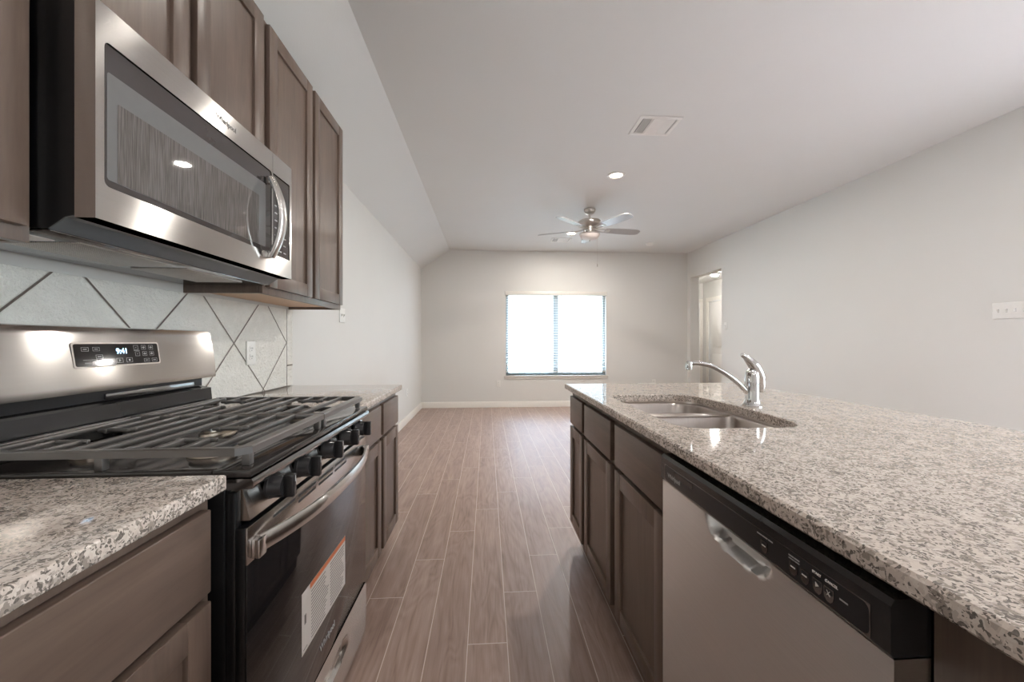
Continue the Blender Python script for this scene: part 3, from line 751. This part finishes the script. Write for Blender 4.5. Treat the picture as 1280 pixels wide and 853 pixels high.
# burners
def burner(x, y, r, ry=None):
    bm = bmesh.new(); lathe(bm, [(r * 1.12, 0), (r * 1.08, .007), (r * .9, .009), (r * .9, .014)], (0, 0, .9085), 'z', 32)
    if ry: bmesh.ops.scale(bm, vec=(1, ry, 1), verts=bm.verts)
    bm.transform(Matrix.Translation((x, y, 0))); b0 = obj('burner', bm, 'brass', rg)
    bm = bmesh.new(); lathe(bm, [(r, 0), (r, .006), (r * .86, .0085), (r * .3, .0088)], (0, 0, .9228), 'z', 32)
    if ry: bmesh.ops.scale(bm, vec=(1, ry, 1), verts=bm.verts)
    bm.transform(Matrix.Translation((x, y, 0))); obj('burner_cap', bm, 'iron', b0)
for x, y, r in ((-.635, .965, .046), (-.635, 1.41, .038), (-.90, .965, .036), (-.90, 1.41, .03)): burner(x, y, r)
burner(-.765, RM, .028, 2.3)
# grates: two cast-iron halves
GZ = 0.957
def barx(bm, x0, x1, y, w_=.0055, h_=.013): box(bm, x0, x1, y - w_, y + w_, GZ - h_, GZ, .003)
def bary(bm, x, y0, y1, w_=.0055, h_=.013): box(bm, x - w_, x + w_, y0, y1, GZ - h_, GZ, .0035)
def grate(ya, yb, near):
    bm = bmesh.new(); xf, xb = -0.474, -1.012; c = .022; wd = .013
    # outline with clipped outer corners
    oy = ya if near else yb; iy = yb if near else ya; s = 1 if near else -1
    prism(bm, [(xf - c, oy), (xb, oy), (xb, oy + s * .017), (xf - c - .009, oy + s * .017), (xf - .024, oy + s * (c + .009)), (xf - .024, iy), (xf, iy), (xf, oy + s * c)], 'z', GZ - .016, GZ)
    bary(bm, xb + .008, min(oy + s * .012, iy), max(oy + s * .012, iy), .008, .014)
    barx(bm, xb + .01, xf - .02, iy - s * .0062)
    bmesh.ops.bevel(bm, geom=[e_ for e_ in bm.edges if e_.verts[0].co.z > GZ - 1e-5 and e_.verts[1].co.z > GZ - 1e-5 and e_.calc_length() > .012], offset=.0022, segments=1, affect='EDGES')
    y_in, y_out = iy, oy + s * .014
    ybc = .965 if near else 1.41
    for k in range(9):
        x = -0.556 - .0525 * k
        lo, hi = min(y_in, y_out), max(y_in, y_out)
        nearest = min(abs(x + .635), abs(x + .90))
        if nearest < .035:     # fingers stop short of the flame
            bary(bm, x, lo, ybc - .052); bary(bm, x, ybc + .052, hi)
        else: bary(bm, x, lo, hi)
    for xc in (-.635, -.90):
        for y in (ybc - .058, ybc + .058): barx(bm, xc - .042, xc + .046, y, .0045, .010)
    for x, y in ((xf - .014, oy + s * .03), (xf - .012, iy - s * .016), (xb + .012, oy + s * .03), (xb + .012, iy - s * .016), (-.75, oy + s * .009)):
        box(bm, x - .008, x + .008, y - .008, y + .008, .9163 if x > -.535 or abs(y - oy) < .012 else .9082, GZ - .012, .002)
    return obj('grate', bm, 'iron', rg, 30)
grate(.812, RM - .0015, True); grate(RM + .0015, 1.561, False)

# ================================================================== DISHWASHER
DX, DY0, DY1 = 0.469, 0.427, 1.027
dw = thing('dishwasher', 'stainless dishwasher with a black control strip built into the island', 'dishwasher', (.75, .727, 0))
bm = bmesh.new(); box(bm, DX + .047, 1.15, DY0 + .002, DY1 + .008, .105, .868); obj('tub', bm, 'black', dw)
bm = bmesh.new(); box(bm, DX + .075, DX + .09, DY0 + .002, DY1, .012, .1045); obj('toe_panel', bm, 'black', dw)
bm = bmesh.new()
def pocket(y, z):
    if z > .804: z = .804
    a = (y - .722) / .092; b_ = (.806 - z) / .046
    q = abs(a) ** 3.2 + max(0, b_) ** 3.2
    return 0.026 * max(0.0, min(1.0, (1.12 - q) / .42))
ys = [DY0 + i * .02 for i in range(9)] + [.60 + .005 * i for i in range(49)] + [.86 + i * .0167 for i in range(11)]
ys = sorted(set(round(min(v, DY1), 5) for v in ys)); 
if ys[-1] < DY1: ys.append(DY1)
zs = [.112 + i * .05 for i in range(12)] + [.715 + .005 * i for i in range(18)]
G = [[bm.verts.new((DX + pocket(y, z), y, z)) for z in zs] for y in ys]
for i in range(len(ys) - 1):
    for j in range(len(zs) - 1): bm.faces.new((G[i][j], G[i + 1][j], G[i + 1][j + 1], G[i][j + 1]))
bk = [[bm.verts.new((DX + .046, y, z)) for z in (zs[0], zs[-1])] for y in ys]
for i in range(len(ys) - 1):
    bm.faces.new((G[i][0], bk[i][0], bk[i + 1][0], G[i + 1][0])); bm.faces.new((G[i][-1], G[i + 1][-1], bk[i + 1][1], bk[i][1]))
    bm.faces.new((bk[i][0], bk[i][1], bk[i + 1][1], bk[i + 1][0]))
for i in (0, len(ys) - 1): bm.faces.new(G[i] + [bk[i][1], bk[i][0]])
bmesh.ops.recalc_face_normals(bm, faces=bm.faces[:]); obj('door', bm, 'steel_dw', dw, 50)
bm = bmesh.new(); prism(bm, [(DX - .001, .802), (DX - .004, .806), (DX - .004, .862), (DX + .001, .8695), (DX + .046, .8695), (DX + .046, .802)], 'y', DY0, DY1)
dc = obj('control_panel', bm, 'gloss', dw, 20)
bm = bmesh.new(); prism(bm, rrect(.452, 1.005, .8085, .8475, .009), 'x', DX - .0050, DX - .0041)
face_ = obj('control_face', bm, 'panelblack', dc, 0)
bm = bmesh.new(); frame_yz(bm, DX - .0048, DX - .0041, .4505, 1.0065, .807, .849, .452, 1.005, .8085, .8475, .009); obj('face_border', bm, 'bandsteel', dc, 0)
bm = bmesh.new(); prism(bm, rrect(.865, .955, .832, .8440, .002), 'x', DX - .0056, DX - .0051); obj('indicator_window', bm, 'gloss', dc, 0)
DM = lambda y, z, o=.0053: frame_m((DX - o, y, z), (0, -1, 0), (0, 0, 1))
lettering('maker_lettering', 'Whirlpool', .0155, 'grey_print', dc, DM(.955, .825), bold=.0002)
for y, sym in ((.633, 'bar'), (.570, 'bar'), (.5485, 'bar'), (.5265, 'play'), (.508, 'cross')):
    bm = bmesh.new()
    sh = [(-.0078, .009), (.0078, .009), (.0082, .001), (.0068, -.006), (.003, -.0105), (-.003, -.0105), (-.0068, -.006), (-.0082, .001)]
    prism(bm, [(y - a, .8245 + b_) for a, b_ in sh], 'x', DX - .0060, DX - .0051); bt = obj('button', bm, 'bandsteel', dc, 0)
    bm = bmesh.new(); prism(bm, [(y - a * .8, .8245 + b_ * .8) for a, b_ in sh if b_ > -.004] , 'x', DX - .0064, DX - .0061); obj('button_face', bm, 'panelblack', bt, 0)
    bm = bmesh.new(); x0, x1 = DX - .0068, DX - .0065
    if sym == 'bar': box(bm, x0, x1, y - .0045, y + .0045, .8252, .8272)
    elif sym == 'play': prism(bm, [(y + .0025, .8225), (y + .0025, .8295), (y - .0035, .826)], 'x', x0, x1)
    else:
        for s in (1, -1): prism(bm, [(y - .003, .826 - s * .0035), (y - .002, .826 - s * .0035), (y + .003, .826 + s * .0035), (y + .002, .826 + s * .0035)], 'x', x0, x1)
    obj('button_symbol', bm, 'label', bt, 0)
lettering('start_lettering', 'START', .0052, 'label', dc, DM(.5285, .8405)); lettering('cancel_lettering', 'CANCEL', .0052, 'label', dc, DM(.5045, .8405))
for y, w_ in ((.645, .006), (.632, .006), (.619, .005), (.575, .005), (.564, .005), (.486, .006)):
    zz = .8405 if y > .5 else .829
    bxo('printed_caption', 'grey_print', dc, DX - .0055, DX - .0051, y - w_, y + w_, zz - .001, zz + .001)
for ya, yb in ((.569, .58), (.559, .568)): bxo('printed_caption', 'grey_print', dc, DX - .0055, DX - .0051, ya, yb, .8355, .837)

# ================================================================== SINK + FAUCET
sk = thing('kitchen_sink', 'double bowl stainless sink set under the island granite', 'sink', (.77, 1.4725, .68))
def loop_sink(y0, y1, x0, x1, r): return rim_pts(rrect(x0, x1, y0, y1, r, 8), 1)
def rrect4(x0, x1, y0, y1, rl, rh, n=8):
    pts = []
    for cx, cy, a, r in ((x1 - rl, y0 + rl, -90, rl), (x1 - rh, y1 - rh, 0, rh), (x0 + rh, y1 - rh, 90, rh), (x0 + rl, y0 + rl, 180, rl)):
        for k in range(n + 1):
            t = R(a + 90 * k / n); pts.append((cx + r * math.cos(t), cy + r * math.sin(t)))
    return pts
def bowl(x0, x1, y0, y1, ztop, depth, rlo, rhi):
    bm = bmesh.new(); rings = []
    stages = [(-.010, ztop + .0), (0.0, ztop - .001), (.004, ztop - .008), (.012, ztop - depth * .75), (.02, ztop - depth * .92), (.05, ztop - depth), (.11, ztop - depth - .003)]
    for ins, z in stages:
        fl_ = max(.012, rlo - ins * .6); fh_ = max(.012, rhi - ins * .6); rings.append([bm.verts.new((x, y, z)) for x, y in bowed(rrect4(x0 + ins, x1 - ins, y0 + ins, y1 - ins, fl_, fh_))])
    for A, B in zip(rings, rings[1:]):
        for i in range(len(A)): bm.faces.new((A[i], A[(i + 1) % len(A)], B[(i + 1) % len(A)], B[i]))
    bm.faces.new(rings[-1])
    bmesh.ops.recalc_face_normals(bm, faces=bm.faces[:])
    bmesh.ops.reverse_faces(bm, faces=bm.faces[:])
    o = obj('bowl', bm, 'steel_sink', sk, 60)
    md_ = o.modifiers.new('thickness', 'SOLIDIFY'); md_.thickness = .0012; md_.offset = 1.0
    bm = bmesh.new(); c = ((x0 + x1) / 2, (y0 + y1) / 2, ztop - depth - .003)
    lathe(bm, [(.044, .0008), (.042, .003), (.034, .003), (.030, -.004 + .006), (.006, .0025)], c, 'z', 24); obj('drain', bm, 'chrome', o)
bowl(.567, .958, 1.108, 1.522, .874, .19, .085, .035)
bowl(.567, .958, 1.556, 1.836, .874, .17, .035, .085)
bm = bmesh.new()
fl_o = bowed(rim_pts(rrect(.545, .98, 1.088, 1.857, .09, 8), 1))
z_f = .8832
box(bm, .562, .985, 1.513, 1.565, .866, .8745, .004)
# flange ring between slab underside and bowls
io = bowed(rim_pts(rrect(.566, .962, 1.107, 1.838, .085, 8), 1))
A = [bm.verts.new((x, y, z_f)) for x, y in fl_o]; B = [bm.verts.new((x, y, z_f)) for x, y in io]; C_ = [bm.verts.new((x, y, .8735)) for x, y in io]
for P, Q in ((A, B), (B, C_)):
    for i in range(len(P)): bm.faces.new((P[i], P[(i + 1) % len(P)], Q[(i + 1) % len(P)], Q[i]))
obj('rim', bm, 'steel_sink', sk, 40)

FX, FY, FZ = 1.041, 1.49, .9142
fa = thing('faucet', 'chrome single-lever faucet standing behind the island sink', 'faucet', (FX, FY, FZ))
bm = bmesh.new()
lathe(bm, [(.037, 0), (.037, .004), (.032, .010), (.0275, .018), (.0255, .03), (.026, .09), (.0255, .118), (.022, .134), (.012, .145), (.002, .148)], (FX, FY, FZ), 'z', 32); obj('faucet_body', bm, 'chrome', fa)
bm = bmesh.new()
hp = catmull([(FX + .036, FY, .967), (FX + .037, FY, .995), (FX + .030, FY, 1.030), (FX + .014, FY, 1.062), (FX - .006, FY, 1.087), (FX - .030, FY, 1.108), (FX - .043, FY, 1.116)], 5)
n_ = len(hp); hr = []
for k in range(n_):
    f = k / (n_ - 1); hr.append(.006 + .016 * math.sin(PI * min(1, f * 1.15)) ** .8 if f < .85 else .0105 - (f - .85) * .02)
tube(bm, hp, [max(.004, r) for r in hr], 16, (0, 1, 0), .9); obj('lever', bm, 'chrome', fa)
bm = bmesh.new()
sp_ = catmull([(FX - .016, FY, .963), (FX - .062, FY, 1.008), (FX - .115, FY, 1.046), (FX - .170, FY, 1.073), (FX - .222, FY, 1.083), (FX - .252, FY, 1.082)], 6)
tube(bm, sp_, [.0105 - .0025 * k / (len(sp_) - 1) for k in range(len(sp_))], 16, (0, 1, 0)); spo = obj('spout', bm, 'chrome', fa)
bm = bmesh.new(); lathe(bm, [(.009, -.024), (.0115, -.022), (.0125, -.008), (.0115, .006), (.006, .0115)], (FX - .256, FY, 1.081), 'z', 20); obj('aerator', bm, 'chrome', spo)

# ================================================================== WALL PLATES
def plate_thing(name, label, cat, loc, rotz, gangs, kind, group):
    t = thing(name, label, cat, loc, group); t.rotation_euler = (0, 0, rotz); t['local_build'] = True
    wd = (.035 + .023 * (gangs - 1)) if gangs > 1 else .035
    bm = bmesh.new(); box(bm, -wd, wd, -.0065, 0, -.057, .057, .003, 3); obj('cover_plate', bm, 'plastic', t)
    for g_ in range(gangs):
        x = (g_ - (gangs - 1) / 2) * .046
        if kind == 'switch':
            bm = bmesh.new(); box(bm, x - .005, x + .005, -.0072, -.0064, -.012, .012); sl = obj('toggle_slot', bm, 'grey_print', t)
            bm = bmesh.new(); prism(bm, [(-.0070, -.010), (-.0070, .004), (-.019, .012), (-.017, .004)], 'x', x - .0038, x + .0038); obj('toggle', bm, 'plastic', sl, 0)
        else:
            for zc in (-.0195, .0195):
                bm = bmesh.new(); prism(bm, [(x + a, zc + b_) for a, b_ in rrect(-.017, .017, -.014, .014, .0105, 5)], 'y', -.0082, -.0064); rc = obj('receptacle', bm, 'plastic', t)
                bm = bmesh.new()
                for xx in (-.0062, .0062): box(bm, x + xx - .0011, x + xx + .0011, -.0088, -.0081, zc - .0015, zc + .0075)
                box(bm, x - .002, x + .002, -.0088, -.0081, zc - .0095, zc - .006)
                obj('slots', bm, 'slot', rc, 0)
    return t
o1 = plate_thing('wall_outlet', 'white wall outlet below the blind on the back wall', 'outlet', (.206, YB - .0003, .417), 0, 1, 'outlet', 'wall outlets')
dup(o1, 'white wall outlet on the back wall just showing over the island countertop', (3.02, YB - .0003, .418), 0)
dup(o1, 'white wall outlet low on the long wall beyond the far base cabinet', (XL + .0003, 5.75, .43), R(90))
dup(o1, 'white wall outlet set into the diagonal tile backsplash', (XL + .0094, 1.973, 1.112), R(90))
s1 = plate_thing('light_switch', 'single white light switch beside the hall opening', 'light switch', (XR - .0003, 5.82, 1.40), R(-90), 1, 'switch', 'light switches')
plate_thing('light_switch', 'wide white four-toggle switch plate on the wall behind the island', 'light switch', (XR - .0003, 2.525, 1.384), R(-90), 4, 'switch', 'light switches')
plate_thing('light_switch', 'white two-toggle switch plate just past the end of the wall cabinets', 'light switch', (XL + .0003, 3.20, 1.372), R(90), 2, 'switch', 'light switches')

# ================================================================== CEILING FIXTURES
def downlight(label, x, y):
    t = thing('ceiling_downlight', label, 'ceiling light', (x, y, CEIL), 'recessed ceiling lights')
    bm = bmesh.new(); lathe(bm, [(.085, -.0002), (.084, -.005), (.075, -.008), (.060, -.0065), (.058, -.0002)], (x, y, CEIL), 'z', 40, False); obj('trim_ring', bm, 'plastic', t)
    bm = bmesh.new(); lathe(bm, [(.0575, -.0003), (.0575, -.003), (.02, -.0035)], (x, y, CEIL), 'z', 32); obj('lens', bm, 'lamp_on', t)
    add_light('downlight_beam', (x, y, CEIL - .0095), (0, 0, 0), 'DISK', .105, 0, LAMP, WARM)
downlight('recessed ceiling light between the fan and the near ceiling vent', 1.246, 3.743)
downlight('recessed ceiling light beyond the ceiling fan near the back window', 1.254, 5.80)

def vent(label, x, y, w_, d_):
    t = thing('ceiling_vent', label, 'vent', (x, y, CEIL), 'ceiling vents')
    z = CEIL - .0004; f = .03
    bm = bmesh.new()
    for a in ((x - w_, x + w_, y - d_, y - d_ + f), (x - w_, x + w_, y + d_ - f, y + d_), (x - w_, x - w_ + f, y - d_ + f, y + d_ - f), (x + w_ - f, x + w_, y - d_ + f, y + d_ - f)):
        box(bm, *a, z - .007, z, .002)
    wi = (w_ - f) * 2
    for q in (1, 2):
        xx = x - w_ + f + wi * q / 3; box(bm, xx - .006, xx + .006, y - d_ + f, y + d_ - f, z - .006, z - .0005)
    obj('frame', bm, 'plastic', t)
    bm = bmesh.new(); box(bm, x - w_ + f, x + w_ - f, y - d_ + f, y + d_ - f, z - .0012, z - .0002); obj('duct_backing', bm, 'slot', t)
    for q in range(3):
        bm = bmesh.new(); xa = x - w_ + f + wi * q / 3 + .006; xb = xa + wi / 3 - .012
        if q == 1:
            n_ = 7
            for k in range(n_):
                yy = y - d_ + f + (2 * (d_ - f)) * (k + .5) / n_
                prism(bm, [(yy - .012, z - .0015), (yy + .012, z - .0060), (yy + .012, z - .0072), (yy - .012, z - .0027)], 'x', xa, xb)
        else:
            n_ = 5; s = 1 if q == 2 else -1
            for k in range(n_):
                xx = xa + (xb - xa) * (k + .5) / n_; hw = (xb - xa) / n_ * (.42 if q == 0 else .40)
                prism(bm, [(xx - s * hw, z - .0015), (xx + s * hw, z - .0060), (xx + s * hw, z - .0072), (xx - s * hw, z - .0027)], 'y', y - d_ + f, y + d_ - f)
        obj('louvers', bm, 'plastic', t, 0)
    return t
v1 = vent('white ceiling vent nearest the kitchen', 1.247, 2.868, .155, .128)
dup(v1, 'white ceiling vent seen beyond the ceiling fan near the back wall', (1.17, 6.19, CEIL))
t = thing('smoke_detector', 'small round white smoke detector on the ceiling near the back wall', 'smoke detector', (2.655, 6.30, CEIL))
bm = bmesh.new(); lathe(bm, [(.07, -.0003), (.07, -.012), (.066, -.014)], (2.655, 6.30, CEIL), 'z', 32); obj('mounting_base', bm, 'plastic', t)
bm = bmesh.new(); lathe(bm, [(.062, -.0142), (.060, -.026), (.05, -.036), (.03, -.040), (.002, -.041)], (2.655, 6.30, CEIL), 'z', 32); obj('cover', bm, 'plastic', t)
# hall lamp
t = thing('hall_ceiling_lamp', 'lit flush ceiling lamp in the hall beyond the opening', 'ceiling light', (4.27, 7.16, 2.44))
bm = bmesh.new(); lathe(bm, [(.085, -.0003), (.085, -.02), (.068, -.025)], (4.27, 7.16, 2.44), 'z', 32); obj('lamp_base', bm, 'nickel', t)
bm = bmesh.new(); lathe(bm, [(.062, -.0255), (.060, -.035), (.048, -.046), (.025, -.053), (.003, -.055)], (4.27, 7.16, 2.44), 'z', 32); obj('lamp_shade', bm, emit('hall_lamp_glow', (1.0, 0.95, 0.90), 260.0), t)

# ceiling fan
fx, fy = 1.25, 4.74
fan = thing('ceiling_fan', 'brushed nickel five-blade ceiling fan with a frosted light bowl', 'ceiling fan', (fx, fy, CEIL))
c = (fx, fy, 0)
bm = bmesh.new(); lathe(bm, [(.068, CEIL - .0004), (.070, CEIL - .012), (.062, CEIL - .035), (.040, CEIL - .058), (.020, CEIL - .064)], c, 'z', 36); obj('canopy', bm, 'nickel', fan)
bm = bmesh.new(); lathe(bm, [(.0125, CEIL - .06), (.0125, 2.65), (.026, 2.648), (.028, 2.632)], c, 'z', 20); obj('downrod', bm, 'nickel', fan)
bm = bmesh.new(); lathe(bm, [(.03, 2.640), (.10, 2.638), (.135, 2.628), (.142, 2.612), (.138, 2.590), (.118, 2.570), (.085, 2.560), (.075, 2.552)], c, 'z', 40); obj('motor_housing', bm, 'nickel', fan)
bm = bmesh.new(); lathe(bm, [(.072, 2.5515), (.074, 2.535), (.060, 2.520), (.058, 2.500), (.070, 2.488), (.105, 2.478), (.112, 2.468)], c, 'z', 36); lk = obj('switch_housing', bm, 'nickel', fan)
bm = bmesh.new(); lathe(bm, [(.124, 2.474), (.126, 2.466), (.121, 2.461)], c, 'z', 36); obj('bowl_ring', bm, 'nickel', fan)
bm = bmesh.new(); lathe(bm, [(.120, 2.4605), (.112, 2.438), (.090, 2.416), (.055, 2.402), (.012, 2.398)], c, 'z', 36); obj('light_bowl', bm, 'frost', fan)
bm = bmesh.new(); lathe(bm, [(.010, 2.3975), (.008, 2.388), (.003, 2.382)], c, 'z', 14); obj('finial', bm, 'nickel', fan)
for k in range(5):
    th = R(8.5 + 72 * k); ca, sa = math.cos(th), math.sin(th)
    pitch = R(-12)
    T = Matrix.Translation((fx, fy, 2.528)) @ Matrix.Rotation(th, 4, 'Z') @ Matrix.Rotation(pitch, 4, 'X')
    bm = bmesh.new(); out = []
    prof_ = [(.20, .048), (.26, .056), (.36, .064), (.48, .068), (.57, .066), (.625, .058), (.655, .040), (.660, .0)]
    pts = [(x, -h) for x, h in prof_] + [(x, h) for x, h in reversed(prof_[:-1])]
    prism(bm, pts, 'z', -.003, .003); bm.transform(T)
    bl_ = obj('blade', bm, 'blade', fan, 20)
    bm = bmesh.new()
    for s in (-1, 1):
        tube(bm, [(.066, s * .014, .004), (.11, s * .020, -.004), (.16, s * .034, -.006), (.215, s * .030, -.0065), (.25, s * .012, -.0065)], [.006, .0065, .006, .0055, .005], 10)
    box(bm, .20, .262, -.028, .028, -.0062, -.0032, .001)
    bm.transform(T); obj('blade_arm', bm, 'nickel', bl_)
bm = bmesh.new(); tube(bm, [(fx + .055, fy - .05, 2.487), (fx + .075, fy - .075, 2.46), (fx + .0755, fy - .0755, 2.40), (fx + .0755, fy - .0755, 2.10)], .0016, 8)
ch = obj('pull_chain', bm, 'nickel', fan)
bm = bmesh.new(); lathe(bm, [(.003, 2.10), (.007, 2.093), (.007, 2.068), (.003, 2.062)], (fx + .0755, fy - .0755, 0), 'z', 12); obj('chain_fob', bm, 'nickel', ch)
